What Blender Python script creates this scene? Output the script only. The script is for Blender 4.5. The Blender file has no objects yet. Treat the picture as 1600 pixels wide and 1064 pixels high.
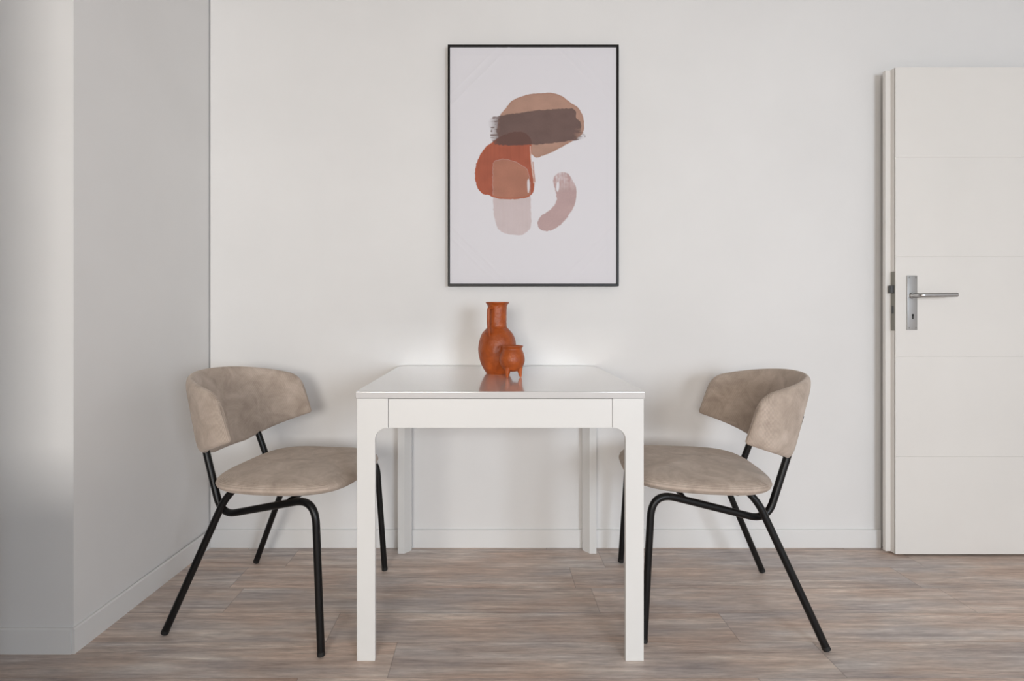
import bpy, bmesh, math, random
import numpy as np
from mathutils import Vector, Matrix

random.seed(7)
PI = math.pi
scene = bpy.context.scene
COL = scene.collection

# ------------------------------------------------------------------ camera
F = 825.0                      # focal length in pixels of the 1600 wide frame
CAMZ = 0.97
cam_d = bpy.data.cameras.new('camera')
cam_d.sensor_width = 36.0
cam_d.lens = F / 1600 * 36
cam_d.shift_x = (800 - 765.5) / 1600
cam_d.shift_y = -(532 - 488) / 1600
cam_d.clip_start = 0.05
cam = bpy.data.objects.new('camera', cam_d)
COL.objects.link(cam)
cam.location = (0, 0, CAMZ)
cam.rotation_euler = (PI / 2, 0, 0)
scene.camera = cam

# ------------------------------------------------------------------ world, lights, exposure
scene.cycles.blur_glossy = 0.05          # keep the tabletop's reflection of the windows on the wall
scene.view_settings.view_transform = 'Standard'
scene.view_settings.look = 'None'
scene.view_settings.exposure = 0.03
scene.view_settings.gamma = 1.0
scene.view_settings.use_curve_mapping = False

w = bpy.data.worlds.new('world'); scene.world = w
w.use_nodes = True
w.node_tree.nodes['Background'].inputs['Color'].default_value = (0.75, 0.86, 1.0, 1)
w.node_tree.nodes['Background'].inputs['Strength'].default_value = 0.8

WINDOWS = [(-1.25, -0.15, 0.75, 1.75), (1.10, 2.20, 0.75, 1.75)]   # x0, x1, z0, z1 in the wall behind the camera
WIN_Y = -2.2
def area(name, loc, rot, sx, sy, power, color):
    d = bpy.data.lights.new(name, 'AREA'); d.shape = 'RECTANGLE'
    d.size = sx; d.size_y = sy; d.energy = power; d.color = color
    o = bpy.data.objects.new(name, d); COL.objects.link(o)
    o.location = loc; o.rotation_euler = rot
    return o
area('daylight_window_a', (-0.70, WIN_Y - 0.02, 1.25), (PI / 2, 0, 0), 1.08, 0.98, 56, (1.0, 0.955, 0.89))
area('daylight_window_b', (1.65, WIN_Y - 0.02, 1.25), (PI / 2, 0, 0), 1.08, 0.98, 62, (0.82, 0.905, 1.0))
area('warm_fill_light', (0.3, -0.4, 2.5), (0, 0, 0), 0.5, 0.5, 2, (1.0, 0.90, 0.80))  # weak warm fill added from above, no room fixture

# ------------------------------------------------------------------ materials
def lin(c):
    return tuple(((v / 255) / 12.92 if v / 255 <= 0.04045 else ((v / 255 + 0.055) / 1.055) ** 2.4) for v in c)
def newmat(name, color, rough=0.5, metal=0.0, **kw):
    m = bpy.data.materials.new(name); m.use_nodes = True
    b = m.node_tree.nodes['Principled BSDF']
    b.inputs['Base Color'].default_value = (*color, 1)
    b.inputs['Roughness'].default_value = rough
    b.inputs['Metallic'].default_value = metal
    for k, v in kw.items():
        b.inputs[k.replace('_', ' ')].default_value = v
    return m
def N(m, t, **kw):
    n = m.node_tree.nodes.new(t)
    for k, v in kw.items():
        if isinstance(k, str) and hasattr(n, k): setattr(n, k, v)
    return n
def L(m, a, b): m.node_tree.links.new(a, b)
def bsdf(m): return m.node_tree.nodes['Principled BSDF']
def noise(m, scale, detail=3, rough=0.5, vec=None):
    n = N(m, 'ShaderNodeTexNoise')
    n.inputs['Scale'].default_value = scale; n.inputs['Detail'].default_value = detail
    n.inputs['Roughness'].default_value = rough
    if vec is not None: L(m, vec, n.inputs['Vector'])
    return n
def mapping(m, scale=(1, 1, 1), src='Object'):
    tc = N(m, 'ShaderNodeTexCoord'); mp = N(m, 'ShaderNodeMapping')
    mp.inputs['Scale'].default_value = scale
    L(m, tc.outputs[src], mp.inputs['Vector'])
    return mp.outputs['Vector']
def ramp(m, fac, stops):
    r = N(m, 'ShaderNodeValToRGB')
    e = r.color_ramp.elements
    e[0].position, e[0].color = stops[0][0], (*stops[0][1], 1)
    e[1].position, e[1].color = stops[-1][0], (*stops[-1][1], 1)
    for p, c in stops[1:-1]:
        k = e.new(p); k.color = (*c, 1)
    L(m, fac, r.inputs['Fac'])
    return r
def bump(m, h, strength, dist=0.001):
    b = N(m, 'ShaderNodeBump'); b.inputs['Strength'].default_value = strength
    b.inputs['Distance'].default_value = dist
    L(m, h, b.inputs['Height']); L(m, b.outputs['Normal'], bsdf(m).inputs['Normal'])
    return b

def paint(name, color, rough, bump_s=0.15, scale=260, var=0.015):
    m = newmat(name, color, rough)
    v = mapping(m)
    n = noise(m, 3.0, 4, 0.5, v)
    lo = tuple(max(0, c - var) for c in color); hi = tuple(c + var for c in color)
    r = ramp(m, n.outputs['Fac'], [(0.3, lo), (0.7, hi)])
    L(m, r.outputs['Color'], bsdf(m).inputs['Base Color'])
    n2 = noise(m, scale, 3, 0.6, v)
    bump(m, n2.outputs['Fac'], bump_s)
    return m
M_WALL = paint('wall_paint', (0.79, 0.78, 0.77), 0.7, 0.12)
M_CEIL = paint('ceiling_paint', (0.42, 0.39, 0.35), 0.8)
M_FAR = paint('low_bounce_wall_paint', (0.55, 0.51, 0.47), 0.8)  # unseen walls toned darker so less light bounces back
M_BASE = paint('baseboard_paint', (0.80, 0.795, 0.785), 0.4, 0.04)
M_DOOR = paint('door_lacquer', (0.79, 0.765, 0.73), 0.42, 0.05, 400)
M_TABLE = paint('table_lacquer', (0.735, 0.73, 0.715), 0.30, 0.03, 300, 0.008)
M_TOP = newmat('tabletop_lacquer', (0.63, 0.62, 0.615), 0.22)
bsdf(M_TOP).inputs['Coat IOR'].default_value = 1.75
bsdf(M_TOP).inputs['Coat Weight'].default_value = 1.0
bsdf(M_TOP).inputs['Coat Roughness'].default_value = 0.10
bump(M_TOP, noise(M_TOP, 500, 2, 0.5, mapping(M_TOP)).outputs['Fac'], 0.03)
M_BLACK = newmat('black_powder_coat', (0.003, 0.003, 0.0035), 0.36, Specular_IOR_Level=0.35)
bump(M_BLACK, noise(M_BLACK, 1500, 2, 0.5, mapping(M_BLACK)).outputs['Fac'], 0.1, 0.0003)
M_RUBBER = newmat('black_glide_plastic', (0.008, 0.008, 0.008), 0.6)
M_FRAME = newmat('black_picture_frame', (0.005, 0.004, 0.004), 0.4, Specular_IOR_Level=0.3)
M_STEEL = newmat('brushed_steel', (0.50, 0.50, 0.50), 0.33, 1.0)
bump(M_STEEL, noise(M_STEEL, 300, 2, 0.5, mapping(M_STEEL, (1, 1, 12))).outputs['Fac'], 0.06, 0.0004)
M_LOCK = newmat('dull_lock_steel', (0.27, 0.26, 0.23), 0.5, 0.7)
M_BOLT = newmat('dark_latch_steel', (0.10, 0.10, 0.10), 0.45, 0.7)
M_HOLE = newmat('dark_hole', (0.004, 0.004, 0.004), 0.9)

def terracotta():
    m = newmat('burnt_orange_clay', (0.42, 0.095, 0.022), 0.40)
    v = mapping(m)
    n = noise(m, 28, 5, 0.6, v)
    r = ramp(m, n.outputs['Fac'], [(0.3, (0.28, 0.052, 0.007)), (0.55, (0.38, 0.075, 0.009)), (0.75, (0.45, 0.105, 0.018))])
    L(m, r.outputs['Color'], bsdf(m).inputs['Base Color'])
    n2 = noise(m, 70, 4, 0.6, v)
    bump(m, n2.outputs['Fac'], 0.6, 0.004)
    return m
M_CLAY = terracotta()

def velvet():
    m = newmat('taupe_corduroy_velvet', (0.35, 0.28, 0.225), 0.85)
    b = bsdf(m)
    b.inputs['Sheen Weight'].default_value = 0.35
    b.inputs['Sheen Roughness'].default_value = 0.4
    b.inputs['Sheen Tint'].default_value = (0.95, 0.86, 0.78, 1)
    v = mapping(m)
    n = noise(m, 15, 7, 0.68, v)
    n.inputs['Distortion'].default_value = 0.6
    r = ramp(m, n.outputs['Fac'], [(0.32, (0.40, 0.32, 0.262)), (0.50, (0.51, 0.415, 0.345)), (0.68, (0.62, 0.515, 0.44))])
    uv = N(m, 'ShaderNodeUVMap'); uv.uv_map = 'cord'
    wv = N(m, 'ShaderNodeTexWave'); wv.wave_type = 'BANDS'; wv.bands_direction = 'X'
    wv.inputs['Scale'].default_value = 2 * PI * 0 + 82
    wv.inputs['Distortion'].default_value = 0.3
    L(m, uv.outputs['UV'], wv.inputs['Vector'])
    mx = N(m, 'ShaderNodeMix'); mx.data_type = 'RGBA'; mx.blend_type = 'MULTIPLY'
    mx.inputs['Factor'].default_value = 0.22
    L(m, r.outputs['Color'], mx.inputs['A']); L(m, wv.outputs['Color'], mx.inputs['B'])
    L(m, mx.outputs['Result'], b.inputs['Base Color'])
    bump(m, wv.outputs['Fac'], 0.35, 0.0012)
    return m
M_VELVET = velvet()

def floor_mat():
    m = newmat('greige_oak_vinyl_planks', (0.3, 0.26, 0.24), 0.5)
    nt = m.node_tree
    tc = N(m, 'ShaderNodeTexCoord'); sep = N(m, 'ShaderNodeSeparateXYZ')
    L(m, tc.outputs['Object'], sep.inputs[0])
    def math_(op, a, b=None, c=None):
        n = N(m, 'ShaderNodeMath'); n.operation = op
        for i, x in enumerate((a, b, c)):
            if x is None: continue
            if isinstance(x, (int, float)): n.inputs[i].default_value = x
            else: L(m, x, n.inputs[i])
        return n.outputs[0]
    W_, LEN = 0.152, 1.22
    yr = math_('DIVIDE', math_('ADD', sep.outputs['Y'], 10 * W_ - 0.032), W_)
    row = math_('FLOOR', yr)
    fy = math_('FRACT', yr)
    wn = N(m, 'ShaderNodeTexWhiteNoise'); wn.noise_dimensions = '1D'; L(m, row, wn.inputs['W'])
    xo = math_('ADD', math_('DIVIDE', math_('ADD', sep.outputs['X'], 20.0), LEN), wn.outputs['Value'])
    col = math_('FLOOR', xo); fx = math_('FRACT', xo)
    cmb = N(m, 'ShaderNodeCombineXYZ'); L(m, row, cmb.inputs[0]); L(m, col, cmb.inputs[1])
    wn2 = N(m, 'ShaderNodeTexWhiteNoise'); wn2.noise_dimensions = '2D'; L(m, cmb.outputs[0], wn2.inputs['Vector'])
    # seams
    dy = math_('MINIMUM', fy, math_('SUBTRACT', 1.0, fy))
    dx = math_('MULTIPLY', math_('MINIMUM', fx, math_('SUBTRACT', 1.0, fx)), LEN / W_)
    dmin = math_('MINIMUM', dx, dy)
    seam = N(m, 'ShaderNodeMapRange'); seam.inputs['From Min'].default_value = 0.004; seam.inputs['From Max'].default_value = 0.013
    L(m, dmin, seam.inputs['Value'])
    # streaky grain, shifted per plank
    sc = N(m, 'ShaderNodeCombineXYZ')
    L(m, math_('MULTIPLY', sep.outputs['X'], 2.6), sc.inputs[0]); L(m, math_('MULTIPLY', sep.outputs['Y'], 34.0), sc.inputs[1])
    L(m, math_('MULTIPLY', wn2.outputs['Value'], 37.0), sc.inputs[2])
    n1 = noise(m, 1.0, 6, 0.62, sc.outputs[0]); n1.inputs['Distortion'].default_value = 0.5
    sc2 = N(m, 'ShaderNodeCombineXYZ')
    L(m, math_('MULTIPLY', sep.outputs['X'], 15.0), sc2.inputs[0]); L(m, math_('MULTIPLY', sep.outputs['Y'], 150.0), sc2.inputs[1])
    L(m, math_('MULTIPLY', wn2.outputs['Value'], 11.0), sc2.inputs[2])
    n2 = noise(m, 1.0, 5, 0.7, sc2.outputs[0])
    sc3 = N(m, 'ShaderNodeCombineXYZ')
    L(m, math_('MULTIPLY', sep.outputs['X'], 2.2), sc3.inputs[0]); L(m, math_('MULTIPLY', sep.outputs['Y'], 9.0), sc3.inputs[1])
    L(m, math_('ADD', math_('MULTIPLY', wn2.outputs['Value'], 19.0), 5.0), sc3.inputs[2])
    n3 = noise(m, 1.0, 3, 0.5, sc3.outputs[0])
    r1 = ramp(m, n1.outputs['Fac'], [(0.28, lin((112, 96, 88))), (0.42, lin((143, 127, 118))), (0.56, lin((163, 150, 141))), (0.72, lin((190, 181, 172)))])
    r3 = ramp(m, n3.outputs['Fac'], [(0.36, lin((172, 144, 126))), (0.50, lin((160, 149, 143))), (0.64, lin((140, 146, 154)))])
    mx = N(m, 'ShaderNodeMix'); mx.data_type = 'RGBA'; mx.inputs['Factor'].default_value = 0.30
    L(m, r1.outputs['Color'], mx.inputs['A']); L(m, r3.outputs['Color'], mx.inputs['B'])
    g = N(m, 'ShaderNodeMapRange'); g.inputs['From Min'].default_value = 0.3; g.inputs['From Max'].default_value = 0.72
    g.inputs['To Min'].default_value = 0.75; g.inputs['To Max'].default_value = 1.24
    L(m, n2.outputs['Fac'], g.inputs['Value'])
    pv = math_('ADD', math_('MULTIPLY', wn2.outputs['Value'], 0.14), 1.62)
    tot = math_('MULTIPLY', math_('MULTIPLY', g.outputs[0], pv), math_('ADD', math_('MULTIPLY', seam.outputs[0], 0.30), 0.70))
    vm = N(m, 'ShaderNodeVectorMath'); vm.operation = 'SCALE'
    L(m, mx.outputs['Result'], vm.inputs[0]); L(m, tot, vm.inputs['Scale'])
    L(m, vm.outputs[0], bsdf(m).inputs['Base Color'])
    hb = math_('ADD', math_('MULTIPLY', n2.outputs['Fac'], 0.4), seam.outputs[0])
    bump(m, hb, 0.22, 0.001)
    rr = N(m, 'ShaderNodeMapRange'); rr.inputs['To Min'].default_value = 0.40; rr.inputs['To Max'].default_value = 0.58
    L(m, n1.outputs['Fac'], rr.inputs['Value']); L(m, rr.outputs[0], bsdf(m).inputs['Roughness'])
    return m
M_FLOOR = floor_mat()

# ------------------------------------------------------------------ helpers
def link(name, bm, mat, parent=None, smooth=False, angle=None):
    me = bpy.data.meshes.new(name)
    bmesh.ops.recalc_face_normals(bm, faces=bm.faces)
    bm.to_mesh(me); bm.free()
    if mat: me.materials.append(mat)
    if smooth:
        for p in me.polygons: p.use_smooth = True
        if angle is not None and hasattr(me, 'set_sharp_from_angle'):
            me.set_sharp_from_angle(angle=math.radians(angle))
    o = bpy.data.objects.new(name, me); COL.objects.link(o)
    if parent: o.parent = parent
    return o
def thing(name, label, cat, loc=(0, 0, 0), rotz=0.0, group=None):
    o = bpy.data.objects.new(name, None); COL.objects.link(o)
    o.empty_display_size = 0.1
    o.location = loc; o.rotation_euler = (0, 0, rotz)
    o['label'] = label; o['category'] = cat
    if group: o['group'] = group
    return o
def box(bm, x0, x1, y0, y1, z0, z1, bevel=0.0, seg=2):
    b = bmesh.new()
    vs = [b.verts.new((x, y, z)) for x in (x0, x1) for y in (y0, y1) for z in (z0, z1)]
    for f in ((0, 1, 3, 2), (4, 6, 7, 5), (0, 4, 5, 1), (2, 3, 7, 6), (0, 2, 6, 4), (1, 5, 7, 3)):
        b.faces.new([vs[i] for i in f])
    bmesh.ops.recalc_face_normals(b, faces=b.faces)
    if bevel: bmesh.ops.bevel(b, geom=b.edges[:], offset=bevel, segments=seg, affect='EDGES', profile=0.6)
    me = bpy.data.meshes.new('tmp'); b.to_mesh(me); b.free(); bm.from_mesh(me); bpy.data.meshes.remove(me)
def prism(bm, pts, axis, a0, a1, bevel=0.0):
    """extrude a closed 2-D outline; axis 'y': pts are (x,z); axis 'x': pts are (y,z); axis 'z': pts (x,y)"""
    b = bmesh.new()
    def P(p, a):
        return {'y': (p[0], a, p[1]), 'x': (a, p[0], p[1]), 'z': (p[0], p[1], a)}[axis]
    A = [b.verts.new(P(p, a0)) for p in pts]; B = [b.verts.new(P(p, a1)) for p in pts]
    n = len(pts)
    b.faces.new(A); b.faces.new(B[::-1])
    for i in range(n): b.faces.new((A[i], B[i], B[(i + 1) % n], A[(i + 1) % n]))
    bmesh.ops.recalc_face_normals(b, faces=b.faces)
    if bevel:
        es = [e for e in b.edges if e.calc_face_angle(0) > 0.6]
        bmesh.ops.bevel(b, geom=es, offset=bevel, segments=2, affect='EDGES', profile=0.6)
    me = bpy.data.meshes.new('tmp'); b.to_mesh(me); b.free(); bm.from_mesh(me); bpy.data.meshes.remove(me)
def round_path(pts, rad, n=8):
    pts = [Vector(p) for p in pts]; out = [pts[0]]
    for i in range(1, len(pts) - 1):
        a, b, c = pts[i - 1], pts[i], pts[i + 1]
        r = rad[i - 1] if isinstance(rad, (list, tuple)) else rad
        u, v = (a - b), (c - b)
        r = min(r, u.length * 0.48, v.length * 0.48)
        p0, p1 = b + u.normalized() * r, b + v.normalized() * r
        for k in range(n + 1):
            t = k / n
            out.append(p0 * (1 - t) ** 2 + b * 2 * t * (1 - t) + p1 * t ** 2)
    out.append(pts[-1]); return out
def tube(bm, path, r, seg=16, r_end=None, flat=None):
    path = [Vector(p) for p in path]
    n = len(path); rings = []
    t0 = (path[1] - path[0]).normalized()
    up = Vector((0, 1, 0)) if abs(t0.y) < 0.9 else Vector((1, 0, 0))
    nrm = (up - t0 * up.dot(t0)).normalized()
    for i, p in enumerate(path):
        t = (path[min(i + 1, n - 1)] - path[max(i - 1, 0)]).normalized()
        nrm = (nrm - t * nrm.dot(t)).normalized()
        bi = t.cross(nrm)
        rr = r if r_end is None else r + (r_end - r) * i / (n - 1)
        fl = flat or (1, 1)
        rings.append([bm.verts.new(p + nrm * math.cos(a) * rr * fl[0] + bi * math.sin(a) * rr * fl[1]) for a in [2 * PI * k / seg for k in range(seg)]])
    for a, b in zip(rings, rings[1:]):
        for k in range(seg): bm.faces.new((a[k], a[(k + 1) % seg], b[(k + 1) % seg], b[k]))
    bm.faces.new(rings[0][::-1]); bm.faces.new(rings[-1])
def lathe(bm, prof, seg=64, cx=0, cy=0, wob=None):
    rings = []
    for (r, z) in prof:
        if r < 1e-5: rings.append([bm.verts.new((cx, cy, z))])
        else:
            ring = []
            for k in range(seg):
                a = 2 * PI * k / seg
                q = r * (1 + (wob(a, z) if wob else 0))
                ring.append(bm.verts.new((cx + q * math.cos(a), cy + q * math.sin(a), z)))
            rings.append(ring)
    for a, b in zip(rings, rings[1:]):
        for k in range(seg):
            k2 = (k + 1) % seg
            if len(a) == 1 and len(b) == 1: continue
            if len(a) == 1: bm.faces.new((a[0], b[k], b[k2]))
            elif len(b) == 1: bm.faces.new((a[k], a[k2], b[0]))
            else: bm.faces.new((a[k], a[k2], b[k2], b[k]))
def smooth_prof(pts, n=6):
    """Catmull-Rom through 2-D points"""
    P = [pts[0]] + list(pts) + [pts[-1]]; out = []
    for i in range(1, len(P) - 2):
        p0, p1, p2, p3 = P[i - 1], P[i], P[i + 1], P[i + 2]
        for k in range(n):
            t = k / n
            out.append(tuple(0.5 * ((2 * p1[j]) + (-p0[j] + p2[j]) * t + (2 * p0[j] - 5 * p1[j] + 4 * p2[j] - p3[j]) * t * t + (-p0[j] + 3 * p1[j] - 3 * p2[j] + p3[j]) * t ** 3) for j in range(2)))
    out.append(pts[-1]); return out
def structure(o): o['kind'] = 'structure'; return o

# ------------------------------------------------------------------ the room
BY = 2.187                       # back wall
LY, LX0, LX1 = 1.505, -1.187, -1.158   # front of the projecting wall on the left, its near and far corner
RX, LXX, CZ = 3.1, -3.1, 2.62
bm = bmesh.new(); box(bm, LXX - .15, RX + .15, WIN_Y - .2, BY + .15, -0.1, 0)
structure(link('floor', bm, M_FLOOR))
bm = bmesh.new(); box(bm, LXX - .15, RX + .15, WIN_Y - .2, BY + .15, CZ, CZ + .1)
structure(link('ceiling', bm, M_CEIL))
bm = bmesh.new(); box(bm, LX1, RX, BY, BY + .15, 0, CZ)
structure(link('wall_back', bm, M_WALL))
bm = bmesh.new(); prism(bm, [(LXX, LY), (LX0, LY), (LX1, BY + .15), (LXX, BY + .15)], 'z', 0, CZ)
wl = structure(link('wall_left', bm, M_WALL))
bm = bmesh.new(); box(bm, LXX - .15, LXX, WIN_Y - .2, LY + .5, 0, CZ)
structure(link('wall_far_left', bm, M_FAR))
bm = bmesh.new(); box(bm, RX, RX + .15, WIN_Y - .2, BY + .15, 0, CZ)
structure(link('wall_right', bm, M_WALL))
bm = bmesh.new()
xs = [LXX] + [v for q in WINDOWS for v in q[:2]] + [RX]
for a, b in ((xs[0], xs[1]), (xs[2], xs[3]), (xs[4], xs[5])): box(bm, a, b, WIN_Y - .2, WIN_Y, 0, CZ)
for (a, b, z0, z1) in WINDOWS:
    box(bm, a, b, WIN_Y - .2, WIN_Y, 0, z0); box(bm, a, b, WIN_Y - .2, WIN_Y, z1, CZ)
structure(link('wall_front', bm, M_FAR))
for i, (a, b, z0, z1) in enumerate(WINDOWS):
    bm = bmesh.new(); t = 0.05; y0, y1 = WIN_Y - .15, WIN_Y - .09
    box(bm, a, a + t, y0, y1, z0, z1); box(bm, b - t, b, y0, y1, z0, z1)
    box(bm, a + t, b - t, y0, y1, z0, z0 + t); box(bm, a + t, b - t, y0, y1, z1 - t, z1)
    structure(link('window_%d' % (i + 1), bm, M_BASE))

bm = bmesh.new(); box(bm, LXX, -0.92, 0.70, 0.84, 0, 0.62)  # unseen blocker, added to shade the foot of the left wall
box(bm, LXX, -1.23, 0.75, 0.83, 0.62, CZ)  # tall part of the added blocker, dims the wall towards the left
structure(link('added_shade_wall', bm, M_FAR))

# baseboards: eased top edge
def base_prof(t, h=0.073): return [(0, 0), (t, 0), (t, h - 0.004), (t - 0.002, h - 0.001), (t - 0.004, h), (0, h)]
bm = bmesh.new()
prism(bm, [(BY - a, z) for a, z in base_prof(0.012)], 'x', LX1 + 0.0, 1.612)
structure(link('baseboard_back', bm, M_BASE))
bm = bmesh.new()
prism(bm, [(LY - a, z) for a, z in base_prof(0.008)], 'x', LXX, LX0 - 0.001)
structure(link('baseboard_front_left', bm, M_BASE))
bm = bmesh.new()
d = Vector((LX1 - LX0, BY - LY, 0)); ln = d.length; d.normalize(); nn = Vector((d.y, -d.x, 0))
b2 = bmesh.new()
pr = base_prof(0.008)
A = [b2.verts.new(Vector((LX0, LY - 0.006, 0)) + nn * a + Vector((0, 0, z))) for a, z in pr]
B = [b2.verts.new(Vector((LX1, BY - 0.012, 0)) + nn * a + Vector((0, 0, z))) for a, z in pr]
b2.faces.new(A); b2.faces.new(B[::-1])
for i in range(len(pr)): b2.faces.new((A[i], B[i], B[(i + 1) % len(pr)], A[(i + 1) % len(pr)]))
bm.free()
structure(link('baseboard_left', b2, M_BASE))

# ------------------------------------------------------------------ open door leaf folded against the back wall
DX0, DX1 = 1.6135, 2.47
DF, DR, DB = 2.100, 2.126, 2.142       # front face, back of the rebate step, back face (depths)
DZ0, DZ1 = 0.008, 1.945
door = thing('door_1', 'white panelled interior door standing open flat against the back wall', 'door', (DX0, DF, 0))
door['kind'] = 'structure'
bm = bmesh.new()
def dl(x0, x1, y0, y1, z0, z1, bev=0.0): box(bm, x0 - DX0, x1 - DX0, y0 - DF, y1 - DF, z0, z1, bev)
zs = [DZ0, 0.397, 0.794, 1.191, 1.586, DZ1]
for a, b in zip(zs, zs[1:]):           # five fields with fine grooves between
    dl(DX0, DX1, DF, DF + 0.006, a + (0.0012 if a > DZ0 else 0), b - (0.0012 if b < DZ1 else 0), 0.0006)
dl(DX0 + 0.0, DX1, DF + 0.003, DR, DZ0, DZ1)
dl(DX0 - 0.0205, DX1 + 0.0, DR, DB, DZ0 + 0.0, DZ1 + 0.0, 0.002)
panel = link('door_panel', bm, M_DOOR, door)
sx = 1424
plx = (1424 - 765.5) / 393 - DX0
pz0, pz1 = CAMZ - (515.5 - 488) / 393, CAMZ - (430.5 - 488) / 393
bm = bmesh.new()
box(bm, plx - 0.0195, plx + 0.0195, -0.007, 0.0, pz0, pz1, 0.002)
plate = link('handle_plate', bm, M_STEEL, door, True, 35)
bm = bmesh.new()
for dx in (-0.0135, 0.0135):
    for dz in (pz0 + 0.008, pz1 - 0.008):
        tube(bm, [(plx + dx, -0.0078, dz), (plx + dx, -0.006, dz)], 0.0026, 12)
link('plate_screws', bm, M_LOCK, plate)
lz = CAMZ - (461.5 - 488) / 400
bm = bmesh.new()
p = round_path([(plx - 0.002, -0.006, lz), (plx - 0.002, -0.052, lz), (plx + 0.136, -0.052, lz + 0.002)], 0.014)
tube(bm, p, 0.0088, 20)
lever = link('door_lever', bm, M_STEEL, door, True, 40)
bm = bmesh.new(); tube(bm, [(plx - 0.002, -0.007, lz), (plx - 0.002, -0.016, lz)], 0.0125, 24)
link('lever_collar', bm, M_STEEL, lever, True, 40)
kz = CAMZ - (494.5 - 488) / 393
bm = bmesh.new()
tube(bm, [(plx + 0.001, -0.0074, kz + 0.006), (plx + 0.001, -0.005, kz + 0.006)], 0.0042, 16)
box(bm, plx - 0.0015, plx + 0.0035, -0.0074, -0.005, kz - 0.010, kz + 0.006)
link('keyhole', bm, M_HOLE, plate)
bm = bmesh.new()
fz0, fz1 = CAMZ - (516.5 - 488) / 391, CAMZ - (424.5 - 488) / 391
box(bm, -0.0015, 0.0, 0.003, 0.023, fz0, fz1, 0.0004)
fp = link('lock_faceplate', bm, M_LOCK, door)
bm = bmesh.new(); box(bm, -0.014, -0.001, 0.006, 0.020, CAMZ - (458 - 488) / 391, CAMZ - (446 - 488) / 391, 0.0015)
link('latch_bolt', bm, M_BOLT, fp)
bm = bmesh.new(); box(bm, -0.0022, -0.001, 0.008, 0.018, CAMZ - (490 - 488) / 391, CAMZ - (478 - 488) / 391, 0.0003)
link('dead_bolt', bm, M_BOLT, fp)

# ------------------------------------------------------------------ table
TX0, TX1 = -0.402, 0.402
TY0, TY1 = 825 / 563, 2.168
TCX, TCY = 0.029, (TY0 + TY1) / 2
tb = thing('dining_table', 'white lacquered square table with rounded leg corners against the back wall', 'table', (TCX, TCY, 0))
hx, hy = 0.4025, (TY1 - TY0) / 2
bm = bmesh.new()
box(bm, -hx, hx, -hy, hy, 0.7315, 0.75, 0.0025, 3)
link('tabletop', bm, M_TOP, tb)
AZ0 = 0.6485      # underside of the apron
def table_leg(sx, sy):
    """leg with a flat outer board that widens to the apron in a quarter-round, tapering diagonally behind it"""
    w_b, w_top, r = 0.0505, 0.0865, 0.034
    x0 = hx - 0.0035
    pts = [(x0, 0), (x0, 0.7305), (x0 - w_top, 0.7305), (x0 - w_top, AZ0)]
    cx, cz = x0 - w_b - r, AZ0 - r
    for k in range(0, 11):
        a = PI / 2 * (1 - k / 10)
        p = (cx + r * math.cos(a), cz + r * math.sin(a))
        if abs(p[0] - pts[-1][0]) + abs(p[1] - pts[-1][1]) > 1e-4: pts.append(p)
    pts.append((x0 - w_b, 0))
    bm = bmesh.new()
    ya, yb = sorted((sy * (hy - 0.003), sy * (hy - 0.018)))
    prism(bm, [(sx * x, z) for x, z in pts], 'y', ya, yb, 0.0012)
    prism(bm, [(sx * x0, sy * (hy - 0.0175)), (sx * (x0 - w_b + 0.001), sy * (hy - 0.0175)), (sx * (x0 - 0.027), sy * (hy - 0.046)), (sx * x0, sy * (hy - 0.046))], 'z', 0, 0.7300, 0.0010)
    return bm
for sx_, sy_ in ((-1, -1), (1, -1), (1, 1), (-1, 1)): link('leg', table_leg(sx_, sy_), M_TABLE, tb)
bm = bmesh.new()
ax = hx - 0.0035 - 0.0865 - 0.0012
box(bm, -ax, ax, -hy + 0.0035, -hy + 0.021, AZ0, 0.7295, 0.001)
link('front_apron', bm, M_TABLE, tb)
for s in (-1, 1):
    bm = bmesh.new(); a, b = sorted((s * (hx - 0.004), s * (hx - 0.022)))
    box(bm, a, b, -hy + 0.047, hy - 0.047, AZ0 + 0.002, 0.7295, 0.001)
    link('side_apron', bm, M_TABLE, tb)
bm = bmesh.new(); box(bm, -ax, ax, hy - 0.020, hy - 0.004, AZ0 + 0.002, 0.7295, 0.001)
link('rear_apron', bm, M_TABLE, tb)

# ------------------------------------------------------------------ chairs
def add_uv(o, fn):
    me = o.data; uvl = me.uv_layers.new(name='cord')
    for lp in me.loops:
        uvl.data[lp.index].uv = fn(lp.vertex_index)
def pillow(name, grid_fn, nu, nv, mat, parent, uvfn):
    """closed pad: front and back sheets over a (u,v) grid sharing their border"""
    bm = bmesh.new(); uv = []
    front = {}; back = {}
    for i in range(nu + 1):
        for j in range(nv + 1):
            u, v = -1 + 2 * i / nu, -1 + 2 * j / nv
            edge = i in (0, nu) or j in (0, nv)
            c, n, t1, t2 = grid_fn(u, v)
            if edge:
                vt = bm.verts.new(c); front[i, j] = back[i, j] = vt; uv.append(uvfn(u, v))
            else:
                front[i, j] = bm.verts.new(c + n * t1); uv.append(uvfn(u, v))
                back[i, j] = bm.verts.new(c - n * t2); uv.append(uvfn(u, v))
    for i in range(nu):
        for j in range(nv):
            bm.faces.new([front[a] for a in ((i, j), (i + 1, j), (i + 1, j + 1), (i, j + 1))])
            q = [back[a] for a in ((i, j), (i, j + 1), (i + 1, j + 1), (i + 1, j))]
            try: bm.faces.new(q)
            except ValueError: pass
    o = link(name, bm, mat, parent, True)
    add_uv(o, lambda k: uv[k])
    return o
def lerp(a, b, t): return a + (b - a) * t
def warp(t, k=1.6):           # denser samples near the edges
    return math.copysign(1 - (1 - abs(t)) ** k, t)

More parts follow.
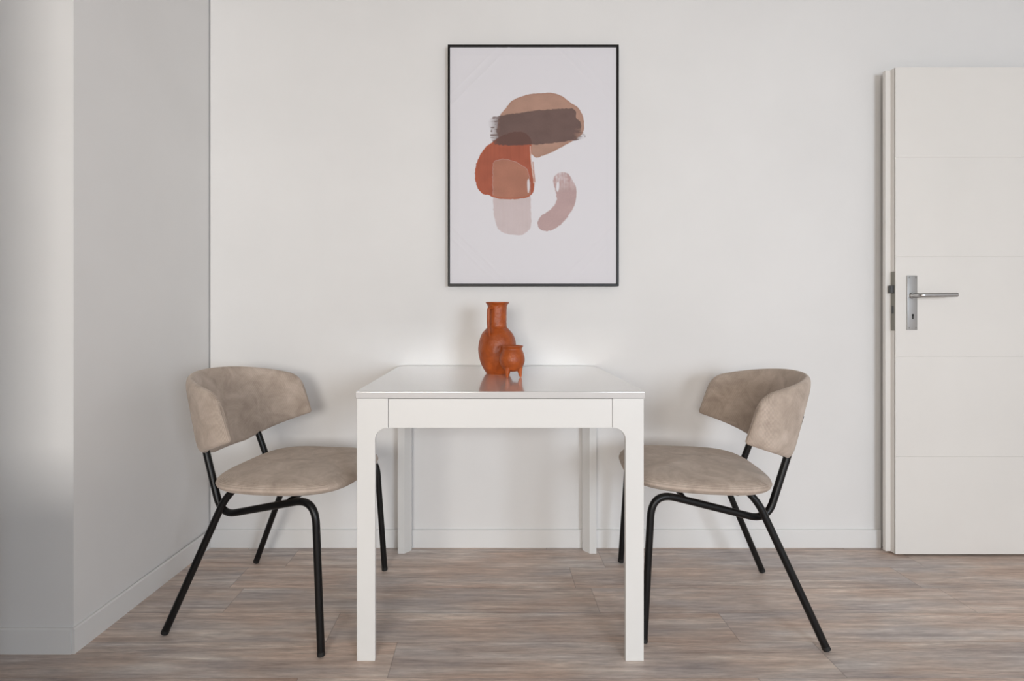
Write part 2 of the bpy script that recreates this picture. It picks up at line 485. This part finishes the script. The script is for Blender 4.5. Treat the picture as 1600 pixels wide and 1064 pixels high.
def back_centre(u, z):
    th = u * PI / 2
    A = lerp(0.177, 0.246, min(1.1, max(-0.1, (z - 0.52) / 0.25)))   # reclined: deeper at the top
    Wd = 0.238
    n = 2.35
    c, s = abs(math.cos(th)), abs(math.sin(th))
    x = -0.036 - A * c ** (2 / n) if c > 1e-9 else -0.036
    y = Wd * math.copysign(s ** (2 / n), u)
    return Vector((x, y, z))
# even-arc-length table for the plan curve
_tab = []
_acc = 0.0; _p = back_centre(0, 0.65)
for k in range(401):
    q = back_centre(k / 400, 0.65); _acc += (q - _p).length; _p = q; _tab.append(_acc)
ARC = _acc
def u_of_s(s):
    t = abs(s) * ARC
    lo, hi = 0, 400
    while hi - lo > 1:
        mid = (lo + hi) // 2
        if _tab[mid] < t: lo = mid
        else: hi = mid
    f = (t - _tab[lo]) / max(1e-9, _tab[hi] - _tab[lo])
    return math.copysign((lo + f) / 400, s)
def back_grid(u, v):
    su = warp(u, 1.5); sv = warp(v, 1.9)
    a = abs(su)
    zb = 0.513 + 0.076 * max(0, (a - 0.22) / 0.78) ** 1.15
    zt = 0.778 - 0.052 * a ** 2.2
    # rounded tips: upper corner large radius, lower corner small
    if a > 0.86: zt -= (zt - 0.680) * (1 - math.sqrt(max(0, 1 - ((a - 0.86) / 0.14) ** 2.3)))
    if a > 0.97: zb += 0.008 * (1 - math.sqrt(max(0, 1 - ((a - 0.97) / 0.03) ** 2)))
    z = lerp(zb, zt, (sv + 1) / 2)
    su = su * (1 - 0.085 * (sv + 1) / 2)      # the tip edge slants: lower corner reaches further forward
    c = back_centre(u_of_s(su), z)
    e = 0.002
    ds = back_centre(u_of_s(min(0.9999, su + e)), z) - back_centre(u_of_s(max(-0.9999, su - e)), z)
    dz = back_centre(u_of_s(su), z + 0.01) - back_centre(u_of_s(su), z - 0.01)
    n = ds.cross(dz)
    n = n.normalized() if n.length > 1e-12 else Vector((1, 0, 0))
    prof = (max(0, 1 - abs(sv) ** 7)) ** 0.5 * (max(0, 1 - a ** 22)) ** 0.5
    th = 0.0165 * prof
    return c, n, th, th
def seat_grid(u, v):
    # squircle map of the square on to a rounded seat outline
    su, sv = warp(u, 1.35), warp(v, 1.35)
    n = 3.4
    m = max(abs(su), abs(sv))
    if m < 1e-9: p = Vector((0, 0, 0)); rad = 0
    else:
        k = m / (abs(su) ** n + abs(sv) ** n) ** (1 / n)
        p = Vector((su * k, sv * k, 0)); rad = m
    x = 0.061 + 0.222 * p.x
    wy = 0.232 * (1 - 0.02 * p.x)
    y = wy * p.y
    zc = 0.448 + 0.006 * max(0, p.x) - 0.018 * max(0, p.x - 0.55) ** 2
    prof = (max(0, 1 - rad ** 9)) ** 0.5
    top = 0.021 * prof + 0.016 * (1 - rad ** 2)
    bot = 0.025 * prof
    return Vector((x, y, zc)), Vector((0, 0, 1)), top, bot

def make_chair(label, loc, rz):
    t = thing('dining_chair', label, 'chair', loc, rz, 'taupe chairs facing each other across the table')
    R_ = 0.0108
    pillow('seat', seat_grid, 56, 56, M_VELVET, t, lambda u, v: (warp(v, 1.35) * 0.232, warp(u, 1.35) * 0.22))
    pillow('backrest', back_grid, 90, 30, M_VELVET, t, lambda u, v: (warp(u, 1.5) * ARC, warp(v, 1.9) * 0.13))
    for s in (-1, 1):
        # one tube: front leg, bend, rail sloping down to the rear, bend, back post
        foot = (0.252, s * 0.250, 0.007)
        bend = (0.226, s * 0.234, 0.439)
        low = (-0.130, s * 0.152, 0.338)
        top = (-0.236, s * 0.128, 0.655)
        pth = round_path([foot, bend, low, top], [0.075, 0.060], 12)
        # split into leg and side rail near the crest of the front bend
        k = max(range(len(pth)), key=lambda i: pth[i].z if i < 20 else -1)
        k = 11
        bm = bmesh.new(); tube(bm, pth[:k + 1], R_, 18)
        lg = link('leg', bm, M_BLACK, t, True, 50)
        dv = (Vector(pth[1]) - Vector(pth[0])).normalized(); bm = bmesh.new(); tube(bm, [Vector(foot) - dv * 0.003, Vector(foot) + dv * 0.008], R_ + 0.0004, 18)
        link('foot_glide', bm, M_RUBBER, lg, True, 50)
        bm = bmesh.new(); tube(bm, pth[k:], R_, 18)
        link('side_rail', bm, M_BLACK, t, True, 50)
        # rear leg, bent forward under the seat
        foot = (-0.261, s * 0.230, 0.007)
        pth = round_path([foot, (-0.092, s * 0.192, 0.400), (-0.055, s * 0.186, 0.442)], 0.04, 10)
        bm = bmesh.new(); tube(bm, pth, R_, 18)
        lg = link('leg', bm, M_BLACK, t, True, 50)
        dv = (Vector(pth[1]) - Vector(pth[0])).normalized(); bm = bmesh.new(); tube(bm, [Vector(foot) - dv * 0.003, Vector(foot) + dv * 0.008], R_ + 0.0004, 18)
        link('foot_glide', bm, M_RUBBER, lg, True, 50)
    for x, hw_ in ((-0.045, 0.15), (0.13, 0.205)):
        bm = bmesh.new(); tube(bm, [(x, -hw_, 0.416), (x, hw_, 0.416)], 0.0085, 14)
        link('crossbar', bm, M_BLACK, t, True, 50)
    return t
chair = make_chair('taupe corduroy chair with black tube legs standing beside the projecting wall corner', (-0.684, 1.775, 0), math.radians(-9.3))
c2 = chair.copy(); COL.objects.link(c2)
for ch in list(chair.children):
    c = ch.copy(); COL.objects.link(c); c.parent = c2
    for g in ch.children:
        q = g.copy(); COL.objects.link(q); q.parent = c
c2.location = (0.730, 1.770, 0); c2.rotation_euler = (0, 0, math.radians(173.6))
c2['label'] = 'taupe corduroy chair with black tube legs on the door side of the table'

# ------------------------------------------------------------------ jug and pot on the table
TZ = 0.75
VX, VY = 0.0265, 1.905
jug = thing('clay_jug', 'tall burnt-orange clay jug with long neck and strap handle on the table', 'jug', (VX, VY, TZ))
out = smooth_prof([(0.0, 0.0), (0.034, 0.0), (0.040, 0.003), (0.050, 0.018), (0.061, 0.042), (0.0670, 0.070), (0.0680, 0.092), (0.0650, 0.118), (0.056, 0.142),
       (0.043, 0.158), (0.0355, 0.166), (0.0335, 0.176), (0.0335, 0.205), (0.0340, 0.236), (0.0355, 0.2455), (0.0405, 0.2525)], 5)
inn = [(0.0420, 0.2550), (0.0410, 0.2572), (0.037, 0.2568), (0.0315, 0.245), (0.029, 0.225), (0.029, 0.170), (0.03, 0.16), (0.045, 0.13), (0.055, 0.09), (0.045, 0.03), (0.0, 0.01)]
bm = bmesh.new()
lathe(bm, out + inn, 72, wob=lambda a, z: 0.006 * math.sin(2 * a + 1) + 0.005 * math.sin(5 * a + z * 60) + 0.006 * math.sin(9 * a - z * 90) + 0.010 * math.sin(7 * a + 2) * math.sin(z * 330) * (1 if z > 0.16 else 0.2))
link('jug_body', bm, M_CLAY, jug, True, 60)
ha = math.radians(-90 - 30)
def hp(r, z): return (r * math.cos(ha), r * math.sin(ha), z)
bm = bmesh.new()
tube(bm, round_path([hp(0.030, 0.234), hp(0.062, 0.236), hp(0.064, 0.175), hp(0.053, 0.126)], [0.010, 0.03], 8), 0.0056, 14)
link('handle', bm, M_CLAY, jug, True, 60)

pot = thing('clay_pot', 'small round burnt-orange clay pot on pointed feet in front of the jug', 'pot', (0.0755, 1.800, TZ), 0)
out = smooth_prof([(0.0, 0.0185), (0.016, 0.0195), (0.030, 0.0275), (0.040, 0.043), (0.0435, 0.058), (0.0415, 0.074), (0.0365, 0.088), (0.0335, 0.094), (0.0345, 0.099), (0.0378, 0.1045)], 5)
inn = [(0.0378, 0.1065), (0.0355, 0.107), (0.0325, 0.103), (0.0305, 0.094), (0.036, 0.08), (0.038, 0.058), (0.03, 0.036), (0.0, 0.029)]
bm = bmesh.new(); lathe(bm, out + inn, 60, wob=lambda a, z: 0.006 * math.sin(2 * a) + 0.004 * math.sin(7 * a + z * 80))
link('pot_body', bm, M_CLAY, pot, True, 60)
for ang in (-35, 66, 203):
    a = math.radians(ang) - PI / 2
    b1 = Vector((0.026 * math.cos(a), 0.026 * math.sin(a), 0.034)); b0 = Vector((0.0315 * math.cos(a), 0.0315 * math.sin(a), 0.0))
    bm = bmesh.new(); tube(bm, [b0 + Vector((0,0,0.0005)), b0.lerp(b1, 0.15), b0.lerp(b1, 0.5), b0.lerp(b1, 0.8), b1], 0.0022, 14, r_end=0.0125)
    link('foot', bm, M_CLAY, pot, True, 60)

# ------------------------------------------------------------------ framed picture
PS = 383.0; PY = F / PS
def px(x, y): return ((x - 765.5) / PS, CAMZ - (y - 488) / PS)
X0, Z1 = px(699.5, 69.5); X1, Z0 = px(967.0, 447.0)
PCX, PCZ = (X0 + X1) / 2, (Z0 + Z1) / 2
pic = thing('framed_picture', 'black-framed abstract canvas print with brown, orange and pink shapes on the back wall', 'picture', (PCX, BY, PCZ))
hw, hh = (X1 - X0) / 2, (Z1 - Z0) / 2
fy = PY - BY
fw = 0.0085
bm = bmesh.new()
for (a, b, c, d_) in ((-hw, hw, hh - fw, hh), (-hw, hw, -hh, -hh + fw), (-hw, -hw + fw, -hh + fw, hh - fw), (hw - fw, hw, -hh + fw, hh - fw)):
    box(bm, a, b, fy, -0.001, c, d_, 0.0008)
link('picture_frame', bm, M_FRAME, pic)
bm = bmesh.new(); box(bm, -hw + fw, hw - fw, fy + 0.016, -0.002, -hh + fw, hh - fw)
link('stretcher_backing', bm, M_HOLE, pic)

def dens(pts, n=8):
    P = np.array(pts, float); m = len(P); out = []
    for i in range(m):
        p0, p1, p2, p3 = P[i - 1], P[i], P[(i + 1) % m], P[(i + 2) % m]
        for k in range(n):
            t = k / n
            out.append(0.5 * (2 * p1 + (p2 - p0) * t + (2 * p0 - 5 * p1 + 4 * p2 - p3) * t * t + (-p0 + 3 * p1 - 3 * p2 + p3) * t ** 3))
    return np.array(out)
def sdf(X, Y, pts, n=4):
    P = dens(pts, n) if n > 1 else np.array(pts, float)
    Q = np.roll(P, -1, axis=0)
    best = np.full(X.shape, 1e9); inside = np.zeros(X.shape, bool)
    for (ax_, ay), (bx_, by) in zip(P, Q):
        ex, ey = bx_ - ax_, by - ay
        L2 = ex * ex + ey * ey + 1e-12
        t = np.clip(((X - ax_) * ex + (Y - ay) * ey) / L2, 0, 1)
        best = np.minimum(best, (X - ax_ - t * ex) ** 2 + (Y - ay - t * ey) ** 2)
        if by != ay:
            c = ((ay > Y) != (by > Y)) & (X < (bx_ - ax_) * (Y - ay) / (by - ay) + ax_)
            inside ^= c
    dd = np.sqrt(best)
    return np.where(inside, dd, -dd)      # positive inside
rng = np.random.default_rng(3)
def vnoise(X, Y, sx, sy):
    gx, gy = X / sx, Y / sy
    x0 = np.floor(gx).astype(int); y0 = np.floor(gy).astype(int)
    T = rng.random((512, 512)); fx_, fy_ = gx - x0, gy - y0
    fx_ = fx_ * fx_ * (3 - 2 * fx_); fy_ = fy_ * fy_ * (3 - 2 * fy_)
    g = lambda i, j: T[(x0 + i) % 512, (y0 + j) % 512]
    return (g(0, 0) * (1 - fx_) + g(1, 0) * fx_) * (1 - fy_) + (g(0, 1) * (1 - fx_) + g(1, 1) * fx_) * fy_
def paint_canvas():
    cx0, cx1, cy0, cy1 = 703.0, 963.5, 73.0, 443.0
    nx, ny = 391, 556
    xs_ = np.linspace(cx0, cx1, nx); ys_ = np.linspace(cy0, cy1, ny)
    X, Y = np.meshgrid(xs_, ys_)
    n1 = vnoise(X, Y, 3, 3) - .5; n2 = vnoise(X, Y, 1.3, 1.3) - .5; n3 = vnoise(X, Y, 14, 9) - .5
    stx = vnoise(X, Y, 22, 1.6) - .5        # horizontal brush streaks
    sty = vnoise(X, Y, 1.7, 26) - .5
    bgl = 0.78
    K = bgl / 0.615 * 0.79                          # seen colour -> pigment
    def pig(c): return np.array(lin(c)) * K
    base = np.array([0.735, 0.72, 0.755])
    C = np.ones(X.shape + (3,)) * base
    def lay(mask, col, tex=0):
        nonlocal C
        colr = np.array(col)[None, None, :] * (1 + tex[..., None] if not np.isscalar(tex) else 1)
        C = C * (1 - mask[..., None]) + colr * mask[..., None]
    cov = lambda s, soft=0.7: np.clip(s / soft + 0.5, 0, 1)
    tan = sdf(X, Y, [(781, 181), (791, 167), (801, 156), (817, 149), (834, 145.6), (861, 144.2), (877.5, 149), (890, 158), (903, 167), (910, 177.5), (913, 192), (911, 207), (896, 219), (880, 228), (865, 236), (850, 242), (838, 245.5), (830, 238), (824, 226), (790, 222), (777, 205)])
    orange = sdf(X, Y, [(768, 222), (776, 216), (788, 210), (800, 206), (812, 205), (824, 209), (830, 218), (831, 232), (830, 247), (832, 262), (835, 277), (834.5, 294), (830.5, 304), (820, 309), (798, 311), (776, 309.5), (763, 304), (753, 302), (745, 290), (742, 273), (744, 256), (751, 240), (759, 229)])
    pink = sdf(X, Y, [(771, 254), (779, 249.5), (789, 248), (809, 254), (824, 265), (828.5, 285), (829.5, 320), (830, 351), (826, 360), (815, 366.5), (799, 366.5), (784, 362), (776, 352), (771.5, 332), (770, 301), (770, 276)])
    band = sdf(X, Y, [(766, 184), (784, 179.5), (805, 176.5), (836, 172), (861, 169.8), (890, 168.5), (899, 171), (901, 184), (908, 190), (908.5, 203), (914, 209), (912.5, 216), (896, 218.5), (855, 224), (830, 225.5), (783, 226), (769, 221), (766, 205), (764, 193)])
    kid = sdf(X, Y, [(866, 276), (871, 271), (879, 268.5), (888, 270.5), (894, 280), (900.5, 294), (900, 312), (894, 328), (882, 345), (867, 357), (853.5, 361), (843.5, 357), (840, 346.5), (848, 335), (862, 326), (869.5, 313), (868.5, 300), (865, 286)])
    mt = cov(tan + n1 * 1.0)
    lay(mt * 0.97, pig((172, 134, 116)), n3 * 0.14 + n2 * 0.05)
    rim = mt * np.clip(1 - np.abs(tan - 1.2) / 1.2, 0, 1)
    lay(rim * 0.35, pig((160, 112, 92)))
    mp_ = cov(pink + n1 * 1.4, 1.2)
    lay(mp_ * (0.90 + 0.08 * sty), pig((200, 184, 184)), n3 * 0.06 + n2 * 0.03)
    mo = cov(orange + n1 * 1.1)
    mo_only = mo * (1 - mp_)
    lay(mo_only, pig((164, 88, 66)), n3 * 0.14 + sty * 0.10)
    lay(mo * mp_, pig((170, 116, 96)), n3 * 0.12 + n2 * 0.05)
    rim = mo * np.clip(1 - np.abs(orange - 1.5) / 1.8, 0, 1)
    lay(rim * 0.65, pig((178, 88, 55)))
    # dark band with dry-brush ends
    mb = cov(band + n1 * 1.6)
    dryl = np.clip((782 - X) / 16, 0, 1); dryr = np.clip((X - 896) / 14, 0, 1) * np.clip((Y - 196) / 12, 0, 1)
    dry = np.maximum(dryl, dryr)
    br = np.clip(0.5 + (stx * 1.6 + n1 * 1.6 + 0.10 - dry * 0.55) * 2.2, 0.12, 1)
    mb2 = mb * np.where(dry > 0, dry * br * 0.85 + (1 - dry), 1)
    lay(mb2, pig((108, 86, 81)), n3 * 0.14 + n2 * 0.07)
    lay(mb2 * mo * 0.85, pig((98, 68, 61)), n3 * 0.1)
    mk = cov(kid + n1 * 1.4, 1.1)
    up = np.clip((300 - Y) / 26, 0, 1)
    kk = np.clip(0.94 - up * (0.25 + 0.9 * sty + 0.5 * n1), 0.2, 1)
    lay(mk * kk, pig((183, 154, 152)), n3 * 0.12 + n2 * 0.06)
    lay(cov(sdf(X, Y, [(870, 287), (873, 283), (874, 291), (872, 299), (869.6, 296)])), base)
    lay(cov(sdf(X, Y, [(824, 283), (826.5, 279), (828, 290), (826.5, 300), (824.6, 299)])) * 0.85, base)
    lay(cov(1.0 - np.abs(X - (829 + np.clip((Y - 225) / 55, 0, 1) ** 2 * 5.5)), 1.0) * ((Y > 227) & (Y < 286)) * (0.55 + n1 * 0.6), pig((222, 206, 196)))
    lay(cov(0.8 - np.abs(X - (833 + np.clip((Y - 255) / 30, 0, 1) * 3.2)), 1.0) * ((Y > 252) & (Y < 284)) * 0.8, pig((176, 110, 84)))
    C = np.clip(C, 0, 1)
    # geometry with the corner braces of the stretcher pressing through the cloth
    px_ = (X - 765.5) / PS - PCX; pz_ = CAMZ - (Y - 488) / PS - PCZ
    e = np.minimum(cx1 - X, X - cx0) + np.minimum(cy1 - Y, Y - cy0)
    brace = np.exp(-((e - 92) / 3.0) ** 2) * 0.0009 + np.exp(-((e - 74) / 3.0) ** 2) * 0.0007
    bar = np.exp(-((np.minimum(np.minimum(cx1 - X, X - cx0), np.minimum(cy1 - Y, Y - cy0)) - 13) / 2.5) ** 2) * 0.0004
    py_ = np.full(X.shape, fy + 0.006) - brace - bar
    co = np.stack([px_, py_, pz_], -1).reshape(-1, 3)
    me = bpy.data.meshes.new('canvas_print')
    idx = np.arange(nx * ny).reshape(ny, nx)
    quads = np.stack([idx[:-1, :-1], idx[1:, :-1], idx[1:, 1:], idx[:-1, 1:]], -1).reshape(-1, 4)
    me.vertices.add(nx * ny); me.vertices.foreach_set('co', co.ravel())
    me.loops.add(quads.size); me.loops.foreach_set('vertex_index', quads.ravel())
    me.polygons.add(len(quads)); me.polygons.foreach_set('loop_start', np.arange(0, quads.size, 4))
    me.polygons.foreach_set('use_smooth', np.ones(len(quads), bool))
    me.update(calc_edges=True); me.validate()
    ca = me.color_attributes.new('print_ink', 'FLOAT_COLOR', 'POINT')
    ca.data.foreach_set('color', np.concatenate([C.reshape(-1, 3), np.ones((nx * ny, 1))], 1).ravel().astype(np.float32))
    m = newmat('printed_canvas', (0.8, 0.8, 0.8), 0.75)
    at = N(m, 'ShaderNodeAttribute'); at.attribute_name = 'print_ink'
    L(m, at.outputs['Color'], bsdf(m).inputs['Base Color'])
    me.materials.append(m)
    o = bpy.data.objects.new('canvas_print', me); COL.objects.link(o); o.parent = pic
paint_canvas()
